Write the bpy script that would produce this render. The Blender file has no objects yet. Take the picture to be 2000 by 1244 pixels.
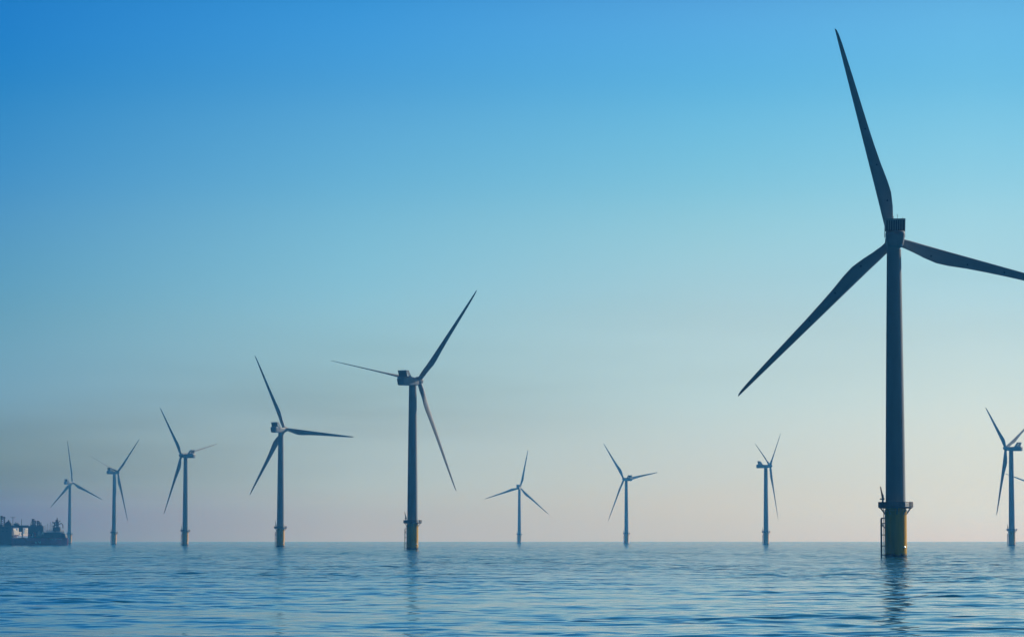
import bpy, bmesh, math, random
import numpy as np
from mathutils import Vector, Matrix, Euler

R = math.radians
SC = bpy.context.scene
COL = SC.collection

# ------------------------------------------------------------------ camera
F_PX = 6900.0            # focal length in pixels of a 2000 px wide frame
CAM_H = 4.3
PITCH = math.atan((1055 - 622) / F_PX)
cam_data = bpy.data.cameras.new('camera')
cam_data.sensor_width = 36.0
cam_data.lens = 36.0 * F_PX / 2000.0
cam_data.clip_start = 1.0
cam_data.clip_end = 60000.0
cam = bpy.data.objects.new('camera', cam_data)
cam.location = (0, 0, CAM_H)
cam.rotation_euler = (math.pi / 2 + PITCH, 0, 0)
COL.objects.link(cam)
SC.camera = cam

# ------------------------------------------------------------------ sun, sky, exposure
SUN_AZ = R(50)           # to the right of the viewing direction (+Y), behind the turbines
SUN_EL = R(26)
SC.view_settings.view_transform = 'Standard'
SC.view_settings.look = 'None'
SC.view_settings.exposure = 0.0
SC.view_settings.gamma = 1.0
SC.cycles.use_denoising = True
SC.cycles.denoising_prefilter = 'ACCURATE'
SC.cycles.use_adaptive_sampling = False
SC.cycles.max_bounces = 6
SC.cycles.volume_bounces = 0
SC.cycles.caustics_reflective = False
SC.cycles.caustics_refractive = False
SC.cycles.sample_clamp_indirect = 4.0

sd = bpy.data.lights.new('sun', 'SUN')
sd.energy = 4.6
sd.angle = R(0.5)
sd.color = (1.0, 0.93, 0.82)
sun = bpy.data.objects.new('sun', sd)
sdir = Vector((math.sin(SUN_AZ) * math.cos(SUN_EL), math.cos(SUN_AZ) * math.cos(SUN_EL), math.sin(SUN_EL)))
sun.rotation_euler = sdir.to_track_quat('Z', 'Y').to_euler()
sun.location = (300, 300, 300)
COL.objects.link(sun)


def srgb(c):
    return [((v / 255.0) / 12.92 if v / 255.0 <= 0.04045 else ((v / 255.0 + 0.055) / 1.055) ** 2.4) for v in c]


world = bpy.data.worlds.new('World')
SC.world = world
world.use_nodes = True
wn, wl = world.node_tree.nodes, world.node_tree.links
wn.clear()


def WN(t, **k):
    n = wn.new(t)
    for a, v in k.items():
        setattr(n, a, v)
    return n


def wmath(op, a, b=None, clamp=False):
    n = WN('ShaderNodeMath', operation=op, use_clamp=clamp)
    for i, v in enumerate((a, b)):
        if v is None:
            continue
        if isinstance(v, (int, float)):
            n.inputs[i].default_value = v
        else:
            wl.new(v, n.inputs[i])
    return n.outputs[0]


def wrange(v, a, b, c=0.0, d=1.0, smooth=True):
    n = WN('ShaderNodeMapRange', interpolation_type='SMOOTHSTEP' if smooth else 'LINEAR')
    wl.new(v, n.inputs['Value'])
    n.inputs['From Min'].default_value = a
    n.inputs['From Max'].default_value = b
    n.inputs['To Min'].default_value = c
    n.inputs['To Max'].default_value = d
    return n.outputs[0]


def wmix(f, a, b, mode='MIX'):
    n = WN('ShaderNodeMix', data_type='RGBA', blend_type=mode)
    n.clamp_factor = True
    for s, v in ((0, f), (6, a), (7, b)):
        if isinstance(v, (int, float)):
            n.inputs[s].default_value = v
        elif isinstance(v, (tuple, list)):
            n.inputs[s].default_value = (*v[:3], 1)
        else:
            wl.new(v, n.inputs[s])
    return n.outputs[2]


tc = WN('ShaderNodeTexCoord')
sep = WN('ShaderNodeSeparateXYZ')
wl.new(tc.outputs['Generated'], sep.inputs[0])
sx, sy, sz = sep.outputs
az = wmath('ARCTAN2', sx, sy)

# sky radiance by height above the horizon (sine of elevation), at four compass directions
SKY_Z = [0.0, 0.0080, 0.0152, 0.0370, 0.0660, 0.0949, 0.1239, 0.1530, 0.30, 0.60]
SKY = {
    #SKYDATA
    -0.1449: [(0.0953, 0.0304, 0.004), (0.109, 0.004, 0.004), (0.1522, 0.1569, 0.0918), (0.1752, 0.3239, 0.4493), (0.1209, 0.3341, 0.5125), (0.0678, 0.2877, 0.5762), (0.0251, 0.2327, 0.58), (0.0108, 0.1884, 0.566)],
    -0.0435: [(0.4104, 0.3935, 0.4569), (0.4036, 0.4102, 0.4466), (0.4112, 0.5082, 0.5735), (0.3355, 0.4916, 0.5626), (0.2557, 0.5241, 0.6776), (0.1567, 0.4557, 0.6893), (0.079, 0.3529, 0.6887), (0.0351, 0.2767, 0.6729)],
    0.0565: [(0.5372, 0.5404, 0.5867), (0.5787, 0.5938, 0.6044), (0.5698, 0.6282, 0.6599), (0.4979, 0.6604, 0.724), (0.3991, 0.6235, 0.7247), (0.2439, 0.5659, 0.7372), (0.1243, 0.4618, 0.7593), (0.0804, 0.3476, 0.7191)],
    0.1290: [(0.6682, 0.6518, 0.7707), (0.6738, 0.7546, 0.9113), (0.6745, 0.7403, 0.7748), (0.6174, 0.7427, 0.7668), (0.454, 0.6881, 0.7917), (0.3088, 0.6327, 0.7952), (0.1695, 0.5267, 0.7989), (0.1087, 0.4111, 0.7495)],
    #ENDSKY
}
UPPER = [(0.010, 0.155, 0.38), (0.005, 0.08, 0.24)]


def sky_ramp(cols):
    n = WN('ShaderNodeValToRGB')
    cr = n.color_ramp
    cr.interpolation = 'CARDINAL'
    cols = list(cols) + UPPER
    pos = SKY_Z
    while len(cr.elements) < len(pos):
        cr.elements.new(0.5)
    for e, p, c in zip(cr.elements, pos, cols):
        e.position = p
        e.color = (*c, 1)
    wl.new(sz, n.inputs[0])
    return n.outputs[0]


keys = sorted(SKY)
cur = sky_ramp(SKY[keys[0]])
for a0, a1 in zip(keys[:-1], keys[1:]):
    cur = wmix(wrange(az, a0, a1, smooth=False), cur, sky_ramp(SKY[a1]))
# a faint brownish smoke veil, low on the left and rising to the right, broken into long streaks
mp = WN('ShaderNodeMapping')
mp.inputs['Scale'].default_value = (9, 9, 90)
mp.inputs['Rotation'].default_value = (0, R(-9), 0)
wl.new(tc.outputs['Generated'], mp.inputs[0])
nz = WN('ShaderNodeTexNoise')
nz.inputs['Scale'].default_value = 1.0
nz.inputs['Detail'].default_value = 5.0
wl.new(mp.outputs[0], nz.inputs[0])
tilted = wmath('SUBTRACT', wmath('SUBTRACT', sz, wmath('MULTIPLY', az, 0.16)), 0.044)
VEIL = 0.6
veil = wmath('EXPONENT', wmath('MULTIPLY', wmath('POWER', wmath('ABSOLUTE', tilted), 2.0), -1.0 / 0.017 ** 2))
veil = wmath('MULTIPLY', veil, wrange(az, -0.12, 0.10, 1.0, 0.25))
veil = wmath('MULTIPLY', veil, wrange(nz.outputs[0], 0.30, 0.70, 0.25, 1.5))
cur = wmix(wmath('MULTIPLY', veil, VEIL), cur, wmix(1.0, cur, (0.80, 0.76, 0.72), 'MULTIPLY'))
# unseen sky away from the sun, darkened to keep the turbines' near sides navy
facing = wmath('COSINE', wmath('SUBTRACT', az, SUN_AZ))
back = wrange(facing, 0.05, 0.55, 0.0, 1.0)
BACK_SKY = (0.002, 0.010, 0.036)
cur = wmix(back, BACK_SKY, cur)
# clear physical sky overhead
nish = WN('ShaderNodeTexSky', sky_type='NISHITA')
nish.sun_disc = False
nish.sun_elevation = SUN_EL
nish.sun_rotation = SUN_AZ
nish.air_density = 1.0
nish.dust_density = 0.3
nish.ozone_density = 3.0
bg1 = WN('ShaderNodeBackground')
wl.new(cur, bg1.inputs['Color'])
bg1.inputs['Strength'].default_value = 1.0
bg2 = WN('ShaderNodeBackground')
wl.new(nish.outputs[0], bg2.inputs['Color'])
bg2.inputs['Strength'].default_value = 0.02
mixs = WN('ShaderNodeMixShader')
wl.new(wrange(sz, 0.25, 0.75, 0.0, 1.0), mixs.inputs[0])
wl.new(bg1.outputs[0], mixs.inputs[1])
wl.new(bg2.outputs[0], mixs.inputs[2])
wout = WN('ShaderNodeOutputWorld')
wl.new(mixs.outputs[0], wout.inputs['Surface'])


# ------------------------------------------------------------------ materials
def material(name, color, rough=0.5, metal=0.0, var=0.12, scale=0.6, streaks=False, spec=0.5):
    m = bpy.data.materials.new(name)
    m.use_nodes = True
    nt = m.node_tree
    b = nt.nodes['Principled BSDF']
    t = nt.nodes.new('ShaderNodeTexCoord')
    mpn = nt.nodes.new('ShaderNodeMapping')
    mpn.inputs['Scale'].default_value = (1, 1, 0.15 if streaks else 1)
    nt.links.new(t.outputs['Object'], mpn.inputs[0])
    n = nt.nodes.new('ShaderNodeTexNoise')
    n.inputs['Scale'].default_value = scale
    n.inputs['Detail'].default_value = 5
    nt.links.new(mpn.outputs[0], n.inputs[0])
    cr = nt.nodes.new('ShaderNodeValToRGB')
    cr.color_ramp.elements[0].position = 0.3
    cr.color_ramp.elements[1].position = 0.7
    cr.color_ramp.elements[0].color = (*[c * (1 - var) for c in color], 1)
    cr.color_ramp.elements[1].color = (*[min(1, c * (1 + var)) for c in color], 1)
    nt.links.new(n.outputs[0], cr.inputs[0])
    nt.links.new(cr.outputs[0], b.inputs['Base Color'])
    b.inputs['Roughness'].default_value = rough
    b.inputs['Metallic'].default_value = metal
    b.inputs['Specular IOR Level'].default_value = spec
    return m


M = {
    'tower': material('tower_paint', (0.28, 0.30, 0.31), 0.6, var=0.13, scale=0.35, streaks=True, spec=0.15),
    'blade': material('blade_gelcoat', (0.33, 0.36, 0.39), 0.6, var=0.08, scale=0.3, spec=0.15),
    'nacelle': material('nacelle_shell', (0.32, 0.34, 0.36), 0.55, var=0.1, scale=0.8, spec=0.15),
    'yellow': material('yellow_marine_paint', (0.70, 0.36, 0.002), 0.5, var=0.2, scale=0.8, streaks=True, spec=0.2),
    'steel': material('galvanised_steel', (0.16, 0.17, 0.18), 0.6, 0.2, var=0.2, scale=2.0),
    'dark': material('dark_grille', (0.03, 0.032, 0.036), 0.6, var=0.2, scale=3.0),
    'shine': material('polished_steel', (0.85, 0.86, 0.84), 0.28, 0.9, var=0.03, scale=3.0),
    'spot': material('receptor_metal', (0.02, 0.02, 0.022), 0.5, var=0.2, scale=3.0),
    'navy': material('navy_hull_paint', (0.012, 0.022, 0.05), 0.6, var=0.25, scale=0.2, streaks=True),
    'red': material('red_hull_paint', (0.45, 0.10, 0.20), 0.6, var=0.25, scale=0.2, streaks=True),
    'bright_red': material('red_deck_paint', (0.50, 0.05, 0.05), 0.6, var=0.2, scale=0.5),
    'white': material('white_ship_paint', (0.78, 0.78, 0.76), 0.5, var=0.06, scale=0.4, streaks=True),
    'shipgrey': material('grey_ship_paint', (0.16, 0.18, 0.2), 0.6, var=0.2, scale=0.4),
    'machinery': material('dark_machinery', (0.03, 0.035, 0.045), 0.7, var=0.3, scale=0.8),
    'glass': material('bridge_glass', (0.01, 0.014, 0.018), 0.15, var=0.1, scale=1.0),
}


# ------------------------------------------------------------------ mesh helpers
def add_tide_band(m):
    nt = m.node_tree
    b = nt.nodes['Principled BSDF']
    src = b.inputs['Base Color'].links[0].from_socket
    t = nt.nodes.new('ShaderNodeTexCoord')
    sp = nt.nodes.new('ShaderNodeSeparateXYZ')
    nt.links.new(t.outputs['Object'], sp.inputs[0])
    n = nt.nodes.new('ShaderNodeTexNoise')
    n.inputs['Scale'].default_value = 1.3
    n.inputs['Detail'].default_value = 6
    nt.links.new(t.outputs['Object'], n.inputs[0])
    ma = nt.nodes.new('ShaderNodeMath')
    ma.operation = 'MULTIPLY_ADD'
    ma.inputs[1].default_value = 1.6
    nt.links.new(n.outputs[0], ma.inputs[0])
    nt.links.new(sp.outputs[2], ma.inputs[2])
    mr = nt.nodes.new('ShaderNodeMapRange')
    mr.inputs['From Min'].default_value = 1.35
    mr.inputs['From Max'].default_value = 1.9
    mr.inputs['To Min'].default_value = 1.0
    mr.inputs['To Max'].default_value = 0.0
    nt.links.new(ma.outputs[0], mr.inputs[0])
    mx = nt.nodes.new('ShaderNodeMix')
    mx.data_type = 'RGBA'
    nt.links.new(mr.outputs[0], mx.inputs[0])
    nt.links.new(src, mx.inputs[6])
    mx.inputs[7].default_value = (0.035, 0.042, 0.018, 1)
    nt.links.new(mx.outputs[2], b.inputs['Base Color'])


add_tide_band(M['yellow'])


class MB:
    def __init__(self):
        self.bm = bmesh.new()

    def box(self, c, s, rot=None):
        m = Matrix.Translation(c)
        if rot:
            m = m @ Euler(rot).to_matrix().to_4x4()
        m = m @ Matrix.Diagonal((*s, 1))
        bmesh.ops.create_cube(self.bm, size=1, matrix=m)
        return self

    def tube(self, pts, r, n=8):
        """round bars along a polyline, capped"""
        pts = [Vector(p) for p in pts]
        rs = r if isinstance(r, (list, tuple)) else [r] * len(pts)
        rings = []
        for i, p in enumerate(pts):
            d = (pts[min(i + 1, len(pts) - 1)] - pts[max(i - 1, 0)]).normalized()
            q = d.to_track_quat('Z', 'Y')
            rings.append([self.bm.verts.new(p + q @ Vector((math.cos(2 * math.pi * k / n) * rs[i], math.sin(2 * math.pi * k / n) * rs[i], 0))) for k in range(n)])
        self._skin(rings)
        return self

    def _skin(self, rings, cap=True):
        n = len(rings[0])
        for a, b in zip(rings[:-1], rings[1:]):
            for k in range(n):
                self.bm.faces.new((a[k], a[(k + 1) % n], b[(k + 1) % n], b[k]))
        if cap:
            self.bm.faces.new(list(reversed(rings[0])))
            self.bm.faces.new(rings[-1])

    def lathe(self, prof, n=48, axis='Z', cap=True):
        rings = []
        for r, h in prof:
            ring = []
            for k in range(n):
                a = 2 * math.pi * k / n
                if axis == 'Z':
                    v = (r * math.cos(a), r * math.sin(a), h)
                else:
                    v = (r * math.sin(a), h, r * math.cos(a))
                ring.append(self.bm.verts.new(v))
            rings.append(ring)
        self._skin(rings, cap)
        return self

    def loft(self, sections):
        rings = [[self.bm.verts.new(p) for p in s] for s in sections]
        self._skin(rings)
        return self

    def poly(self, pts, thick, normal):
        """flat outline with real thickness, centred on its plane"""
        nrm = Vector(normal).normalized() * thick / 2
        a = [self.bm.verts.new(Vector(p) - nrm) for p in pts]
        b = [self.bm.verts.new(Vector(p) + nrm) for p in pts]
        n = len(pts)
        self.bm.faces.new(list(reversed(a)))
        self.bm.faces.new(b)
        for k in range(n):
            self.bm.faces.new((a[k], a[(k + 1) % n], b[(k + 1) % n], b[k]))
        return self

    def build(self, name, mat, parent=None, smooth=None, bevel=0.0, label=None):
        bmesh.ops.recalc_face_normals(self.bm, faces=self.bm.faces)
        me = bpy.data.meshes.new(name)
        if bevel:
            bmesh.ops.bevel(self.bm, geom=[e for e in self.bm.edges if e.calc_face_angle(0) > 0.6], offset=bevel, segments=2, profile=0.5, affect='EDGES', clamp_overlap=True)
        self.bm.to_mesh(me)
        self.bm.free()
        me.materials.append(mat)
        o = bpy.data.objects.new(name, me)
        COL.objects.link(o)
        if parent:
            o.parent = parent
        if smooth is not None:
            me.polygons.foreach_set('use_smooth', [True] * len(me.polygons))
            me.set_sharp_from_angle(angle=R(smooth))
        if label:
            o['label'] = label
        return o


def empty(name, loc):
    o = bpy.data.objects.new(name, None)
    o.empty_display_size = 5
    o.location = loc
    COL.objects.link(o)
    return o


# ------------------------------------------------------------------ sea: one displaced sheet out to the horizon
def build_sea():
    rng = np.random.default_rng(11)
    r = [4.0]
    while r[-1] < 13000:
        q = r[-1]
        if q < 130:
            d = 1.2
        else:
            d = min(max(0.25, q / 900.0), 400)
            if q > 2200:
                d = q / 900.0 * (q / 2200.0) ** 1.5
        r.append(q + d)
    r = np.array(r)
    dr = np.gradient(r)
    fine = np.linspace(-R(11.5), R(11.5), 620)
    coarse = np.linspace(R(11.5), 2 * math.pi - R(11.5), 110)[1:-1]
    th = np.concatenate([fine, coarse])
    dth = np.gradient(th)
    dth[len(fine) - 1] = dth[0] = dth[1]
    nr, nt = len(r), len(th)
    rr, tt = np.meshgrid(r, th, indexing='ij')
    X = (rr * np.sin(tt)).astype(np.float32)
    Y = (rr * np.cos(tt)).astype(np.float32)
    Z = np.zeros_like(X)
    DR = np.broadcast_to(dr[:, None], X.shape)
    DL = np.broadcast_to(np.abs(dth)[None, :], X.shape) * rr
    nw = 110
    lam = np.exp(rng.uniform(math.log(1.5), math.log(12.0), nw))
    main = R(-105)      # travel direction, roughly towards the camera
    ang = main + rng.normal(0, 0.75, nw)
    ph = rng.uniform(0, 2 * math.pi, nw)
    slope = WAVE_SLOPE * math.sqrt(2.0 / nw) * (lam / 4.0) ** (0.12) * rng.uniform(0.5, 1.4, nw)
    # slow patches of livelier and calmer water
    patch = np.ones_like(X)
    for k in range(14):
        a, L = rng.uniform(0, 2 * math.pi), math.exp(rng.uniform(math.log(12), math.log(120)))
        patch += 0.13 * np.sin((X * math.cos(a) + Y * math.sin(a)) * 2 * math.pi / L + rng.uniform(0, 6.3))
    lost = np.zeros_like(X)
    for l, a, p, s in zip(lam, ang, ph, slope):
        k = 2 * math.pi / l
        spacing = np.maximum(DR * abs(math.sin(a)) + 0.001, 1e-3) + DL * abs(math.cos(a))
        att = np.clip(l / (2.2 * spacing) - 0.9, 0, 1)
        lost += ((1 - att ** 2) * s * s / 2).astype(np.float32)
        arg = (X * math.cos(a) + Y * math.sin(a)) * k + p
        Z += (att * (s / k) * (np.sin(arg) + 0.18 * np.sin(2 * arg + 1.5708))).astype(np.float32)
    Z *= np.clip(patch, 0.4, 2.2)
    # slope of the ripples too small for the mesh, handed to the material's fine ripples
    rough = (np.sqrt(lost) * FAR_RIPPLE * np.clip(patch, 0.5, 1.6) + 0.007).astype(np.float32).ravel()
    Z *= np.clip((9000 - rr) / 5000, 0, 1)
    co = np.stack([X, Y, Z], -1).reshape(-1, 3)
    i = np.arange(nr - 1)[:, None] * nt + np.arange(nt)[None, :]
    j = np.arange(nr - 1)[:, None] * nt + ((np.arange(nt) + 1) % nt)[None, :]
    quads = np.stack([i, i + nt, j + nt, j], -1).reshape(-1, 4)
    # centre fan
    c = len(co)
    co = np.concatenate([co, [[0, 0, 0]]])
    me = bpy.data.meshes.new('sea')
    tri = np.stack([np.full(nt, c), np.arange(nt), (np.arange(nt) + 1) % nt], -1)
    nq, ntri = len(quads), len(tri)
    me.vertices.add(len(co))
    me.vertices.foreach_set('co', co.astype(np.float32).ravel())
    me.loops.add(nq * 4 + ntri * 3)
    me.loops.foreach_set('vertex_index', np.concatenate([quads.ravel(), tri.ravel()]).astype(np.int32))
    me.polygons.add(nq + ntri)
    me.polygons.foreach_set('loop_start', np.concatenate([np.arange(nq) * 4, nq * 4 + np.arange(ntri) * 3]).astype(np.int32))
    me.polygons.foreach_set('use_smooth', np.ones(nq + ntri, bool))
    me.update(calc_edges=True)
    me.validate()
    at = me.attributes.new('ripple', 'FLOAT', 'POINT')
    at.data.foreach_set('value', np.concatenate([rough, [0.01]]).astype(np.float32))
    me.materials.append(sea_material())
    o = bpy.data.objects.new('sea', me)
    o['kind'] = 'structure'
    o['label'] = 'calm rippled blue sea reaching to the hazy horizon'
    COL.objects.link(o)
    return o


WAVE_SLOPE = 0.044
FAR_RIPPLE = 1.4


def sea_material():
    m = bpy.data.materials.new('sea_water')
    m.use_nodes = True
    nt = m.node_tree
    b = nt.nodes['Principled BSDF']
    b.inputs['Base Color'].default_value = (0.0002, 0.072, 0.155, 1)
    b.inputs['IOR'].default_value = 1.333
    b.inputs['Specular IOR Level'].default_value = 0.20
    b.inputs['Roughness'].default_value = 0.07
    an = nt.nodes.new('ShaderNodeAttribute')
    an.attribute_name = 'ripple'
    t = nt.nodes.new('ShaderNodeTexCoord')
    prev = None
    # (ripples per metre, share of the slope)
    for sc, gain, stretch in ((0.35, 16.0, 0.6), (1.1, 4.0, 0.7)):
        mpn = nt.nodes.new('ShaderNodeMapping')
        mpn.inputs['Scale'].default_value = (stretch, 1, 1)
        nt.links.new(t.outputs['Object'], mpn.inputs[0])
        n = nt.nodes.new('ShaderNodeTexNoise')
        n.inputs['Scale'].default_value = sc
        n.inputs['Detail'].default_value = 2
        nt.links.new(mpn.outputs[0], n.inputs[0])
        mu = nt.nodes.new('ShaderNodeMath')
        mu.operation = 'MULTIPLY'
        mu.inputs[1].default_value = gain
        nt.links.new(an.outputs['Fac'], mu.inputs[0])
        bp = nt.nodes.new('ShaderNodeBump')
        bp.inputs['Strength'].default_value = 1.0
        bp.inputs['Filter Width'].default_value = 0.02
        nt.links.new(mu.outputs[0], bp.inputs['Distance'])
        nt.links.new(n.outputs[0], bp.inputs['Height'])
        if prev:
            nt.links.new(prev.outputs[0], bp.inputs['Normal'])
        prev = bp
    nt.links.new(prev.outputs[0], b.inputs['Normal'])
    return m


build_sea()

# ------------------------------------------------------------------ the wind turbine (V-shaped cooler on the nacelle roof, monopile base)
HUB_Z = 80.0
OVERHANG = 4.6
TILT = R(6)
CONE = 0.022


def blade_mesh():
    b = MB()
    ch = [(1.3, 2.2), (3, 2.25), (5.5, 2.7), (8.5, 3.4), (12, 3.85), (15, 3.65), (20, 3.0), (25, 2.55), (30, 2.2), (37, 1.82), (43, 1.5), (48, 1.2), (52, 0.93), (54.5, 0.68), (55.6, 0.42), (56, 0.16)]
    rs = [c[0] for c in ch]
    radii = sorted(set(rs + [2.2, 4.2, 7, 10, 13.5, 17, 22, 34, 40, 50.5]))
    N = 28
    secs = []
    for r in radii:
        c = float(np.interp(r, rs, [q[1] for q in ch]))
        circ = max(0.0, min(1.0, (9.5 - r) / 7.0))
        circ = circ * circ * (3 - 2 * circ)
        tk = float(np.interp(r, [1.3, 4, 9, 14, 25, 45, 56], [1.0, 0.85, 0.45, 0.32, 0.24, 0.18, 0.16]))
        le = (1.12 * (1 - (r / 56.0)) + 0.06)
        le = min(le, c * 0.5) if r < 4 else min(le, c * 0.55)
        tw = R(float(np.interp(r, [1.3, 8, 15, 25, 40, 56], [19, 17, 11, 6.5, 2.5, 0.5])) + 5.0)
        sec = []
        for k in range(N):
            a = 2 * math.pi * k / N
            u = 0.5 * (1 - math.cos(a))                     # 0 leading edge, 1 trailing edge
            t_c = 0.5 * math.sin(a)                          # circle half thickness
            yt = 5 * (0.2969 * math.sqrt(max(u, 0)) - 0.126 * u - 0.3516 * u * u + 0.2843 * u ** 3 - 0.1036 * u ** 4)
            t_a = (yt * (1 if math.sin(a) >= 0 else -1)) * tk - 0.06 * u * (1 - u) * (1 - circ)
            x = u * c - le
            y = -(circ * t_c + (1 - circ) * t_a) * c
            # twist: the leading edge turns upwind (+Y)
            X = x * math.cos(tw) + y * math.sin(tw)
            Y = -x * math.sin(tw) + y * math.cos(tw)
            sec.append((X, Y, r))
        secs.append(sec)
    b.loft(secs)
    return b


def receptor_mesh():
    b = MB()
    b.lathe([(0.2, -0.5), (0.2, 0.5)], 14, 'Y')
    return b


def make_turbine():
    root = empty('wind_turbine', (0, 0, 0))
    rnd = random.Random(4)
    # transition piece on the monopile
    b = MB()
    b.lathe([(2.77, -2.4), (2.77, 11.6), (2.84, 11.65), (2.84, 11.95), (2.62, 12.0), (2.62, 12.45)], 64)
    tp = b.build('transition_piece', M['yellow'], root, 35)
    b = MB()
    bmesh.ops.create_uvsphere(b.bm, u_segments=16, v_segments=10, radius=1, matrix=Matrix.Translation((1.95, -2.02, 2.6)) @ Matrix.Rotation(R(-42), 4, 'Z') @ Matrix.Diagonal((0.22, 0.5, 0.2, 1)))
    b.build('mooring_bracket', M['shine'], tp, 60, label='polished bracket glinting in the sun')
    # tower
    b = MB()
    prof = []
    for i in range(25):
        z = 12.46 + (78.0 - 12.46) * i / 24
        rad = 2.52 + (1.80 - 2.52) * ((z - 12.46) / 65.5) ** 1.25
        prof.append((rad, z))
        if i in (8, 16):
            prof += [(rad + 0.03, z + 0.02), (rad + 0.03, z + 0.28), (rad - 0.005, z + 0.30)]
    b.lathe(prof, 64)
    tw = b.build('tower', M['tower'], root, 35)
    # platform with deck beams
    b = MB()
    b.lathe([(2.86, 12.5), (4.1, 12.5), (4.42, 12.62), (4.42, 12.82), (2.6, 12.82)], 40, cap=False)
    for k in range(10):
        a = 2 * math.pi * (k + 0.5) / 10
        p0, p1 = (2.8 * math.cos(a), 2.8 * math.sin(a), 10.9), (4.0 * math.cos(a), 4.0 * math.sin(a), 12.5)
        b.tube([p0, p1], 0.1, 6)
        b.tube([(2.8 * math.cos(a), 2.8 * math.sin(a), 12.45), (4.2 * math.cos(a), 4.2 * math.sin(a), 12.45)], 0.12, 6)
    pf = b.build('platform', M['steel'], root)
    b = MB()
    n = 40
    for z in (13.2, 13.55, 13.95):
        ring = [(4.36 * math.cos(2 * math.pi * k / n), 4.36 * math.sin(2 * math.pi * k / n), z) for k in range(n + 1)]
        b.tube(ring, 0.045, 6)
    for k in range(n):
        a = 2 * math.pi * k / n
        b.tube([(4.36 * math.cos(a), 4.36 * math.sin(a), 12.8), (4.36 * math.cos(a), 4.36 * math.sin(a), 13.97)], 0.04, 6)
    b.build('railing', M['steel'], pf)
    front, end = MB(), MB()
    for k in range(n):      # cladding on the railing's camera-left side and at its right end
        a0, a1 = 2 * math.pi * k / n, 2 * math.pi * (k + 1) / n
        am = math.degrees((a0 + a1) / 2)
        if 135 < am < 296 or am > 312:
            q = [(4.30 * math.cos(a0), 4.30 * math.sin(a0)), (4.30 * math.cos(a1), 4.30 * math.sin(a1))]
            h = 14.05 if am > 312 else 13.93
            (end if h > 14 else front).poly([(*q[0], 12.84), (*q[1], 12.84), (*q[1], h), (*q[0], h)], 0.03, (math.cos((a0 + a1) / 2), math.sin((a0 + a1) / 2), 0))
    front.build('railing_panel', M['steel'], pf)
    end.build('railing_panel', M['steel'], pf)
    # equipment cabinet and davit crane on the deck
    b = MB()
    b.box((-3.3, -0.9, 13.35), (0.9, 1.3, 1.05))
    b.box((-3.3, -0.9, 13.92), (1.0, 1.4, 0.08))
    b.build('equipment_cabinet', M['steel'], pf, bevel=0.03)
    b = MB()
    b.tube([(-3.2, 0.6, 12.82), (-3.2, 0.6, 15.0)], 0.24, 12)
    b.tube([(-3.2, 0.6, 14.9), (-3.35, 0.6, 15.9), (-3.75, 0.6, 17.9)], [0.26, 0.24, 0.13], 10)
    b.tube([(-3.05, 0.6, 15.0), (-3.12, 0.6, 15.9)], 0.16, 8)
    b.tube([(-2.95, 0.6, 14.7), (-3.9, 0.6, 14.75)], 0.18, 10)
    b.box((-3.05, 0.6, 14.75), (0.55, 0.5, 0.6))
    b.build('davit_crane', M['steel'], root)
    # boat landing on the camera-left side
    b = MB()
    for y in (-0.75, 0.75):
        b.tube([(-2.8, y, 9.9), (-3.55, y, 9.9), (-3.66, y, 9.6), (-3.66, y, -1.4)], 0.17, 10)
        for z in (8.6, 5.7, 2.9, 0.65):
            b.tube([(-2.7, y, z), (-3.6, y, z)], 0.13, 8)
        b.tube([(-2.75, y, 7.4), (-3.62, y, 8.5)], 0.11, 8)
    bl = b.build('boat_landing', M['steel'], root, 40)
    b = MB()
    for y in (-0.28, 0.28):
        b.tube([(-3.02, y, -1.2), (-3.02, y, 12.6)], 0.07, 8)
    z = 0.0
    while z < 12.5:
        b.tube([(-3.02, -0.28, z), (-3.02, 0.28, z)], 0.03, 6)
        z += 0.35
    b.build('ladder', M['steel'], bl)
    # nacelle, rotor axis along +Y before yaw; local origin on the tower axis at hub height
    def sec(y, hw, zb, zt, bot=0.78, e=0.26):
        pts = []
        for k in range(32):
            a = 2 * math.pi * k / 32
            cx = math.copysign(abs(math.cos(a)) ** e, math.cos(a))
            cz = math.copysign(abs(math.sin(a)) ** e, math.sin(a))
            f = (cz + 1) / 2
            w = hw * (bot + (1 - bot) * min(1, f * 1.6))
            pts.append((w * cx, y, zb + (zt - zb) * f))
        return pts
    b = MB()
    b.loft([sec(-9.65, 1.75, -1.4, 1.2), sec(-9.45, 2.1, -1.75, 1.6), sec(-9.0, 2.34, -1.95, 1.95), sec(-8.2, 2.42, -2.0, 2.15),
            sec(-5.6, 2.42, -2.0, 2.1), sec(-4.2, 2.3, -2.0, 1.65), sec(-1.0, 2.05, -2.0, 1.42), sec(1.6, 1.95, -1.95, 1.45, 0.9), sec(2.9, 1.75, -1.7, 1.62, 0.95, 0.6)])
    nac = b.build('nacelle', M['nacelle'], root, 30)
    b = MB()
    # frame of the cooler panel, leaning back
    def cp(x, s):                           # s = 0 bottom .. 1 top
        return (x, -7.1 - 1.0 * s, 1.95 + 3.1 * s)
    for x0, x1 in ((-2.5, -2.3), (2.3, 2.5)):
        b.loft([[(x0, cp(0, s)[1] - 0.16, cp(0, s)[2]), (x1, cp(0, s)[1] - 0.16, cp(0, s)[2]), (x1, cp(0, s)[1] + 0.16, cp(0, s)[2]), (x0, cp(0, s)[1] + 0.16, cp(0, s)[2])] for s in (0, 1.04)])
    for s0, s1 in ((0.0, 0.07), (0.9, 1.04)):
        b.loft([[(-2.3, cp(0, s)[1] - 0.16, cp(0, s)[2]), (2.3, cp(0, s)[1] - 0.16, cp(0, s)[2]), (2.3, cp(0, s)[1] + 0.16, cp(0, s)[2]), (-2.3, cp(0, s)[1] + 0.16, cp(0, s)[2])] for s in (s0, s1)])
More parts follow.
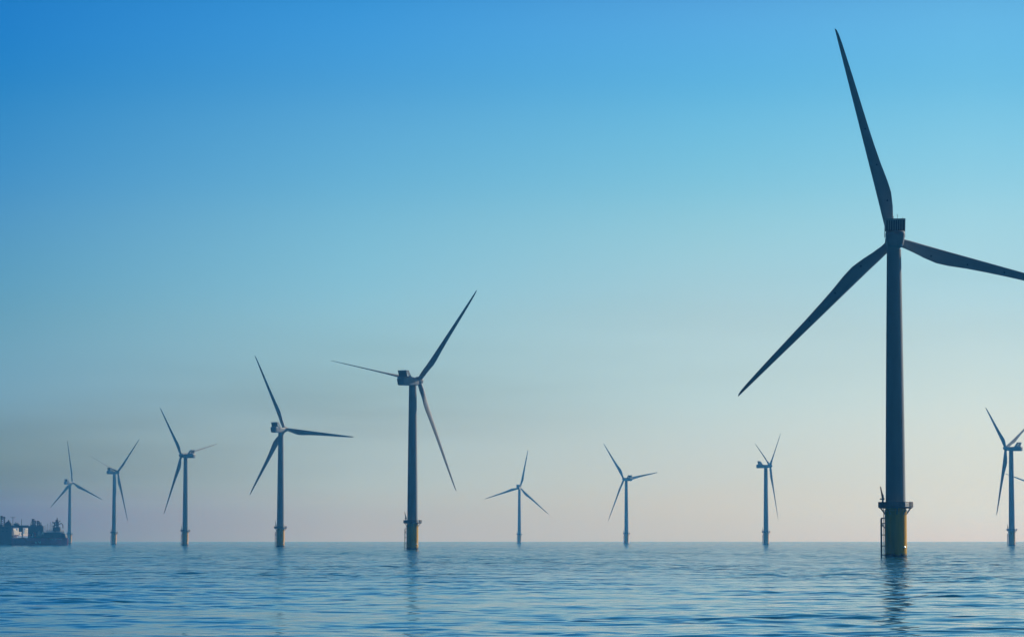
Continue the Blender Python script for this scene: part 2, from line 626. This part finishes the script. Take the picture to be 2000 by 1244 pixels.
    for x in (-1.72, -1.15, -0.57, 0.0, 0.57, 1.15, 1.72):
        b.loft([[(x - 0.06, cp(0, s)[1] - 0.13, cp(0, s)[2]), (x + 0.06, cp(0, s)[1] - 0.13, cp(0, s)[2]), (x + 0.06, cp(0, s)[1] + 0.08, cp(0, s)[2]), (x - 0.06, cp(0, s)[1] + 0.08, cp(0, s)[2])] for s in (0.07, 0.9)])
    for x in (-2.53, 2.53):                 # swept side fins
        b.poly([(x, -8.1, 5.15), (x, -6.3, 5.15), (x, -3.5, 1.2), (x, -3.6, 0.6), (x, -5.3, 0.6)], 0.09, (1, 0, 0))
        sx_ = math.copysign(2.3, x)
        b.tube([(sx_ * 0.9, -4.7, 0.9), (x, -4.7, 0.9)], 0.1, 6)
        b.tube([(sx_ * 0.85, -5.6, 1.9), (x, -5.9, 2.4)], 0.1, 6)
    b.build('cooler', M['nacelle'], nac)
    b = MB()
    b.poly([cp(-2.32, 0.05), cp(2.32, 0.05), cp(2.32, 0.92), cp(-2.32, 0.92)], 0.1, (0, -0.94, -0.33))
    b.build('radiator_core', M['dark'], nac)
    for x, h in ((0.55, 1.15), (-0.45, 0.7), (1.9, 0.5)):
        b = MB()
        b.tube([(x, -7.95, 5.0), (x, -7.95, 5.0 + h * 0.8), (x, -7.95, 5.0 + h * 0.82), (x, -7.95, 5.05 + h)], [0.045, 0.045, 0.08, 0.07], 6)
        b.build('weather_mast', M['steel'], nac)
    b = MB()
    b.box((0, -9.66, -0.1), (1.5, 0.06, 1.6))
    b.box((0.5, -9.70, -0.1), (0.08, 0.06, 0.3))
    b.build('rear_hatch', M['nacelle'], nac)
    # hub with spinner, about the tilted axis (+Y), origin at the rotor centre
    b = MB()
    b.lathe([(1.55, -1.75), (1.85, -1.7), (2.0, -1.2), (2.02, 0.5), (1.9, 1.2), (1.55, 1.85), (1.0, 2.3), (0.4, 2.5), (0.05, 2.53)], 40, 'Y')
    for k in range(3):
        a = R(120 * k)
        d = Vector((math.sin(a), 0, math.cos(a)))
        b.tube([d * 0.8, d * 1.75], 1.28, 24)
    hub = b.build('hub', M['nacelle'], root, 40)
    bl0 = blade_mesh().build('blade', M['blade'], root, 40)
    rec = None
    for r, x in ((10.3, 1.55), (19.8, 1.2), (29.4, 0.75)):
        if rec is None:
            rec = receptor_mesh().build('lightning_receptor', M['spot'], bl0, 40)
            o = rec
        else:
            o = rec.copy()
            COL.objects.link(o)
            o.parent = bl0
        tw_ = R(float(np.interp(r, [1.3, 8, 15, 25, 40, 56], [19, 17, 11, 6.5, 2.5, 0.5])) + 5.0)
        c_ = float(np.interp(r, [12, 20, 30], [3.85, 3.0, 2.2]))
        hy = c_ * float(np.interp(r, [10, 20, 30], [0.40, 0.26, 0.22])) * 0.42
        o.matrix_local = Matrix.Translation((x * math.cos(tw_), -x * math.sin(tw_), r)) @ Matrix.Rotation(-tw_, 4, 'Z') @ Matrix.Diagonal((1, hy / 0.5 * 0.9, 1, 1))
    return root


def kids(o):
    return [c for c in bpy.data.objects if c.parent == o]


def copy_tree(o, parent=None):
    c = o.copy()
    COL.objects.link(c)
    if parent:
        c.parent = parent
    for ch in kids(o):
        copy_tree(ch, c)
    return c


proto = make_turbine()
# a turbine has three blades: copy the first one twice
b0 = [c for c in kids(proto) if c.name.startswith('blade')][0]
copy_tree(b0, proto)
copy_tree(b0, proto)

#            X       Y      yaw    phase  label
TURBINES = [
    (96.9, 893.5, 3.5, 344.9, 'big dark near wind turbine seen from behind, one blade reaching past the frame edge'),
    (-47.4, 1686.2, 36.7, 41.6, 'mid-sized turbine with a sunlit white lower blade, tallest one after the big near turbine'),
    (-158.6, 2424.9, 31.0, 336.2, 'turbine with one blade pointing straight out to the right, just left of the sunlit-blade turbine'),
    (-292.6, 3169.7, 300.8, 318.0, 'turbine facing away to the left with hub left of its tower, fourth of the row'),
    (-443.4, 3944.0, 47.3, 49.9, 'bluish turbine with its rotor right of the tower, next to the one behind the ship'),
    (-583.9, 4672.2, 37.7, 353.9, 'hazy turbine standing behind the end of the dark red ship'),
    (10.7, 5133.8, 13.4, 12.9, 'palest smallest turbine standing alone near the middle of the horizon'),
    (142.1, 4396.1, 322.3, 320.6, 'pale turbine with one blade stretched out low to the right behind its nacelle'),
    (259.4, 3613.6, 77.9, 55.0, 'pale turbine seen side on, with two thin blades in a narrow V above its nacelle'),
    (412.7, 2922.1, 301.6, 305.0, 'blue hazy turbine to the right of the big near turbine, cut by the frame edge'),
    (764.0, 5110.0, 20.0, 291.0, 'very faint far turbine of which only one blade tip shows behind the right-hand hazy tower'),
]


def pose(root, X, Y, yaw, phase, pitch=(0, 0, 0)):
    root.location = (X, Y, 0)
    psi, phi = R(yaw), R(phase)
    a = Vector((math.cos(TILT) * math.sin(psi), math.cos(TILT) * math.cos(psi), math.sin(TILT)))
    u = Vector((math.cos(psi), -math.sin(psi), 0))
    v = u.cross(a)
    hub = Vector((0, 0, HUB_Z)) + a * OVERHANG
    i = 0
    for c in kids(root):
        n = c.name.split('.')[0]
        if n == 'nacelle':
            c.matrix_local = Matrix.Translation((0, 0, HUB_Z)) @ Matrix.Rotation(-psi, 4, 'Z') @ Matrix.Rotation(R(1.0), 4, 'X')
        elif n in ('hub', 'blade'):
            f = phi + (R(120) * i if n == 'blade' else 0)
            tw = 0.0
            if n == 'blade':
                tw = R(pitch[i])
                i += 1
            zd = math.cos(f) * v + math.sin(f) * u
            xd = -math.sin(f) * v + math.cos(f) * u
            m = Matrix((xd, a, zd)).transposed().to_4x4()
            c.matrix_local = Matrix.Translation(hub) @ m @ Matrix.Rotation(-CONE if n == 'blade' else 0.0, 4, 'X') @ Matrix.Rotation(-tw, 4, 'Z')


# blades turned out of the wind on the turbines that stand idle
PITCH_OUT = {1: (0, 76, 60), 4: (0, 0, 48), 3: (76, 68, 76), 9: (72, 72, 72)}
for i, (X, Y, yaw, phase, label) in enumerate(TURBINES):
    t = proto if i == 0 else copy_tree(proto)
    pose(t, X, Y, yaw, phase, PITCH_OUT.get(i, (0, 0, 0)))
    t['label'] = label
    t['category'] = 'wind turbine'
    t['group'] = 'wind turbines standing in the sea'


# ------------------------------------------------------------------ the ship at the left edge
SHIP_D = 3200.0
SK = SHIP_D / F_PX
SHIP_X = (27 - 1000) * SK


def sxz(px, py):
    """ship-plan metres (x along the hull from the break of the deck, z above the water) from its side drawing"""
    return ((px - 27) * SK, (1064.3 - py) * SK)


def make_ship():
    root = empty('work_ship', (SHIP_X, SHIP_D, 0))
    root['label'] = 'dark navy and red work ship with white deckhouses and cluttered cranes at the horizon'
    root['category'] = 'ship'

    def bx(b, x0, y0, x1, y1, w, yc=0.0):
        (a, t), (c, d) = sxz(x0, y0), sxz(x1, y1)
        b.box(((a + c) / 2, yc, (t + d) / 2), (abs(c - a), w, abs(t - d)))

    def shear(b):
        # shape skewed in plan so the faces seen by the camera catch sunlight
        x0 = sum(v.co.x for v in b.bm.verts) / len(b.bm.verts)
        for v in b.bm.verts:
            v.co.y += (v.co.x - x0) * 1.7

    def line(b, pts, r, y=0.0, n=6):
        b.tube([(sxz(*p)[0], y, sxz(*p)[1]) for p in pts], r, n)

    def hull(x0, x1, ytop, hw, bow=False, stern=False):
        b = MB()
        secs = []
        for s in (0, 0.06, 0.15, 0.3, 0.6, 0.72, 0.8, 0.87, 0.93, 0.97, 1.0):
            px = x0 + (x1 - x0) * s
            x, zt = sxz(px, ytop)
            w = hw
            if bow:
                w = hw * (0.12 + 0.88 * min(1, (s / 0.35)) ** 0.6)
            if stern:
                w = hw * (1 - 0.93 * max(0, (s - 0.72) / 0.28) ** 1.3)
            secs.append([(x, -w * 0.8, -2.0), (x, -w, 1.5), (x, -w, zt), (x, w, zt), (x, w, 1.5), (x, w * 0.8, -2.0)])
        return b.loft(secs)
    hull(-75, 27.5, 1040, 9.0, bow=True).build('forward_hull', M['navy'], root)
    hull(27.6, 134.5, 1050, 8.9, stern=True).build('after_hull', M['red'], root, label='dull red after part of the hull')
    # forward accommodation
    b = MB()
    bx(b, -60, 1028, 26.5, 1040, 15)
    bx(b, -40, 1024, 8, 1028, 12)
    fw = b.build('accommodation_block', M['navy'], root, bevel=0.15)
    for px in range(-56, 24, 8):
        for py in (1031, 1036):
            b = MB()
            bx(b, px, py, px + 3.2, py + 1.6, 0.1, -7.53)
            b.build('window', M['glass'], fw)
    # lattice derrick, T mast, thin masts
    b = MB()
    for xx in (3, 11):
        line(b, [(xx, 1028), (xx + (1.5 if xx < 5 else -1.0), 1009)], 0.32, -2)
        line(b, [(xx, 1028), (xx + (1.5 if xx < 5 else -1.0), 1009)], 0.32, 2)
    for y0 in (1024, 1020, 1016, 1012):
        line(b, [(3.3, y0), (10.7, y0 - 4)], 0.2, -2)
        line(b, [(10.7, y0), (3.3, y0 - 4)], 0.2, -2)
    bx(b, 2.8, 1007, 6.8, 1014, 3)
    bx(b, 8.6, 1009, 12, 1013, 2.4)
    b.build('lattice_derrick', M['machinery'], root)
    b = MB()
    for x0, y0, x1 in ((12.5, 1021, 24), (14, 1019, 22), (17.5, 1016, 20.5)):
        bx(b, x0, y0, x1, 1028, 5)
    line(b, [(13, 1024), (19, 1014.5)], 0.3)
    b.build('winch_house', M['machinery'], root, bevel=0.1)
    b = MB()
    line(b, [(26.7, 1030), (26.7, 1009)], [0.3, 0.22])
    line(b, [(21.8, 1009.3), (31.5, 1009.6)], 0.18)
    line(b, [(23, 1012), (30, 1012)], 0.1)
    b.build('radar_mast', M['machinery'], root)
    b = MB()
    line(b, [(43.6, 1030), (43.6, 1013.5)], [0.35, 0.25])
    b.build('signal_mast', M['machinery'], root)
    b = MB()
    line(b, [(32, 1030), (32, 1019)], 0.16)
    b.build('signal_mast', M['machinery'], root)
    # bridge and lower works between the masts
    b = MB()
    for x0, y0, x1, y1 in ((24, 1025.6, 59, 1030.2), (39.8, 1030.1, 47.8, 1038.0), (23.9, 1030.1, 28.0, 1050), (45.6, 1037.9, 47.8, 1050), (57.9, 1030.1, 59, 1050)):
        bx(b, x0, y0, x1, y1, 2.4, -4.5)
    bridge = b.build('bridge_house', M['navy'], root, bevel=0.15)
    b = MB()
    cx, cz = sxz(35.5, 1023.6)
    bmesh.ops.create_uvsphere(b.bm, u_segments=20, v_segments=10, radius=1, matrix=Matrix.Translation((cx, -4.5, cz)) @ Matrix.Diagonal((2.9, 3, 1.25, 1)))
    b.box((cx, -4.5, cz - 0.9), (3.0, 2.0, 1.4))
    b.build('rescue_boat', M['machinery'], root, 40)
    # white V-shaped funnel uprights and deckhouses
    b = MB()
    for p in ([(28.8, 1032.4), (31.2, 1031.8), (35.2, 1038.5), (35.0, 1049.2), (29.3, 1049.2), (30.2, 1038.5)],
              [(36.0, 1031.2), (39.0, 1030.6), (37.2, 1039), (38.6, 1045.5), (35.2, 1045.5), (34.9, 1038.5)]):
        b.poly([(sxz(*q)[0], 1.5, sxz(*q)[1]) for q in p], 2.2, (0, 1, 0))
    shear(b)
    b.build('funnel', M['white'], root, bevel=0.05)
    b = MB()
    bx(b, 38.6, 1038.8, 45, 1040.6, 3, 1.5)
    bx(b, 38.6, 1044.4, 45, 1046.6, 3, 1.5)
    for px in (38.7, 40.8, 43.9):
        bx(b, px, 1040.6, px + 1.0, 1044.4, 2.8, 1.5)
    shear(b)
    b.build('deckhouse', M['white'], root)
    b = MB()
    for x0, y0, x1, y1 in ((51.5, 1031.5, 55.5, 1035), (50.5, 1036.2, 57.2, 1040.2), (48.5, 1042.2, 57.6, 1046.4)):
        bx(b, x0, y0, x1, y1, 4, 1.0)
    for x0, y0, x1, y1 in ((50, 1035, 56, 1036.2), (49.6, 1040.2, 57, 1042.2)):
        bx(b, x0, y0, x1, y1, 2.6, 1.4)
    shear(b)
    b.build('wheelhouse', M['white'], root, bevel=0.08)
    b = MB()
    b.poly([(sxz(*q)[0], -9.0, sxz(*q)[1]) for q in [(47.5, 1049), (52, 1049), (58.5, 1056.2), (70, 1056.2), (70, 1058.4), (56, 1058.4)]], 0.3, (0, 1, 0))
    b.build('hull_stripe', M['bright_red'], root)
    # midship tower of machinery
    b = MB()
    bx(b, 58, 1027, 88, 1050, 4, -4)
    bx(b, 63, 1024.4, 74, 1027.2, 3.6, -4)
    bx(b, 76, 1025, 84.5, 1027.2, 3.6, -4)
    for x0, y0, x1 in ((65.8, 1013.5, 68.2), (70.6, 1016, 72.4), (75.2, 1016.5, 77.2), (79.4, 1019.6, 80.8), (83, 1025, 84.4), (62.6, 1023.6, 63.8)):
        bx(b, x0, y0, x1, 1034, 2.2, -4)
    for x0, y0, x1, y1 in ((65, 1013.2, 70, 1015.6), (66.5, 1017.4, 73.4, 1019.2), (66, 1021, 73, 1022.2), (74.5, 1017, 79.6, 1018.6), (75.2, 1021.2, 82, 1022.8)):
        bx(b, x0, y0, x1, y1, 2.6, -4)
    for x0, x1, y0, y1 in ((68, 71, 1016, 1021), (68, 71, 1021, 1025), (77, 79.6, 1018, 1025), (80.6, 84, 1020, 1026)):
        line(b, [(x0, y0), (x1, y1)], 0.22, -4)
        line(b, [(x1, y0), (x0, y1)], 0.22, -4)
    line(b, [(66, 1014.5), (62, 1027)], 0.3, -4)
    line(b, [(79, 1018), (87, 1029)], 0.3, -4)
    line(b, [(70, 1016), (76, 1023)], 0.25, -4)
    line(b, [(77, 1018), (82, 1020.5)], 0.22, -4)
    b.build('pump_tower', M['machinery'], root)
    for x0, y0, x1, y1 in ((71.2, 1040, 74, 1048), (61, 1043, 64, 1047.5)):
        b = MB()
        bx(b, x0, y0, x1, y1, 1.5, -7.4)
        line(b, [(x0 - 1, y0 - 1), (x1 + 1, y1 + 0.5)], 0.3, -7.6)
        shear(b)
        b.build('pipe_reel', M['bright_red'], root)
    for x0, y0, x1, y1 in ((78.5, 1037.5, 82, 1045), (86, 1037.5, 88.5, 1044), (66.8, 1042, 68.3, 1049)):
        b = MB()
        bx(b, x0, y0, x1, y1, 1.2, -7.4)
        shear(b)
        b.build('ventilator', M['white'], root, bevel=0.08)
    # after deckhouse with rail, masts and crane
    b = MB()
    bx(b, 88, 1039.5, 122, 1050, 12)
    (xa, za), (xb, zb), (xc, zc) = sxz(122, 1039.5), sxz(130, 1042.5), sxz(132, 1050)
    b.poly([(xa + 0.02, 0, za), (xb, 0, zb), (xc, 0, zc), (xa + 0.02, 0, zc)], 11.8, (0, 1, 0))
    b.build('after_deckhouse', M['navy'], root, bevel=0.1)
    for px, r in ((94, 0.35), (97.5, 0.3), (101, 0.45), (104.2, 0.3), (121.5, 0.4), (124.5, 0.3), (127.2, 0.3)):
        b = MB()
        line(b, [(px, 1040), (px, 1034.2)], r, -5.2, 10)
        b.build('vent_pipe', M['white'], root, 40)
    b = MB()
    bx(b, 96.5, 1037.9, 110.5, 1039.3, 0.2, -6)
    bx(b, 112, 1037.3, 121, 1038.9, 0.2, -6)
    bx(b, 121.5, 1038.2, 129, 1039.4, 0.2, -5.8)
    for px in range(90, 130, 3):
        line(b, [(px, 1036.4), (px, 1042 if px > 122 else 1039.6)], 0.09, -5.9)
    b.build('bulwark', M['white'], root)
    b = MB()
    for px, y0 in ((88.6, 1026), (91, 1027), (94, 1022.5), (97, 1024.5), (99.8, 1019), (101.6, 1023)):
        line(b, [(px, 1040), (px, y0)], 0.16, 1.5)
    line(b, [(88.6, 1027), (94, 1024), (99.8, 1020), (104, 1022)], 0.07, 1.5)
    b.build('aerial_mast', M['machinery'], root)
    b = MB()
    bx(b, 105, 1029, 119.5, 1039.6, 6, 0)
    for x0, x1, y0 in ((107.6, 109.2, 1019.5), (111.6, 114.4, 1014.5), (115.6, 116.8, 1020)):
        bx(b, x0, y0, x1, 1029.2, 2.4, 0)
    bx(b, 109, 1024.6, 116, 1027, 4, 0)
    bx(b, 108.4, 1019, 116, 1021.2, 3.6, 0)
    bx(b, 110.2, 1015.4, 115.4, 1017.4, 3, 0)
    bx(b, 112.4, 1010.5, 113.8, 1017, 1.6, 0)
    for x0, x1, y0, y1 in ((109, 112, 1021, 1025), (114, 116, 1021, 1025), (109.4, 112, 1016, 1019.4)):
        line(b, [(x0, y0), (x1, y1)], 0.22)
        line(b, [(x1, y0), (x0, y1)], 0.22)
    line(b, [(104, 1018.5), (108, 1023)], 0.55)
    line(b, [(104, 1027.5), (108.5, 1026)], 0.7)
    line(b, [(114.5, 1020), (119.5, 1016.8)], 0.4)
    line(b, [(116, 1024), (121.5, 1021.5), (124.2, 1025), (124.6, 1031)], 0.45)
    line(b, [(104, 1018.5), (104, 1027)], 0.12)
    b.build('deck_crane', M['machinery'], root)
    # unreadable white lettering on the hull sides
    b = MB()
    for x0, x1, y0, y1 in ((99.5, 104, 1052, 1053.6), (104.6, 108, 1051.8, 1053.9), (112, 114, 1052, 1054), (117, 119, 1051.8, 1053.2), (119.6, 122.5, 1052, 1053.8), (123.2, 125.8, 1052.2, 1053.9)):
        bx(b, x0, y0, x1, y1, 0.12, -8.96)
    for x0, x1, y0, y1 in ((73, 74.5, 1057.3, 1060.8), (75, 76.9, 1058, 1061), (79, 80.2, 1056.8, 1059.5), (80.6, 82, 1058, 1060.6), (82.4, 84.2, 1056.9, 1060.8)):
        bx(b, x0, y0, x1, y1, 0.12, -8.96)
    b.build('lettering', M['white'], root)
    return root


make_ship()

# ------------------------------------------------------------------ the sea air
HAZE_DENSITY = 1.2e-4
HAZE_COLOR = (0.08, 0.41, 1.0)
b = MB()
b.box((0, 0, 70.0), (26200, 26200, 148.0))
hm = bpy.data.materials.new('sea_haze')
hm.use_nodes = True
hn = hm.node_tree.nodes
hn.clear()
pv = hn.new('ShaderNodeVolumePrincipled')
pv.inputs['Color'].default_value = (*HAZE_COLOR, 1)
pv.inputs['Density'].default_value = HAZE_DENSITY
pv.inputs['Anisotropy'].default_value = 0.3
pv.inputs['Absorption Color'].default_value = (1, 1, 1, 1)
ho = hn.new('ShaderNodeOutputMaterial')
hm.node_tree.links.new(pv.outputs[0], ho.inputs['Volume'])
haze = b.build('haze', hm)
haze['kind'] = 'stuff'
haze['label'] = 'pale blue sea haze fading the far turbines'
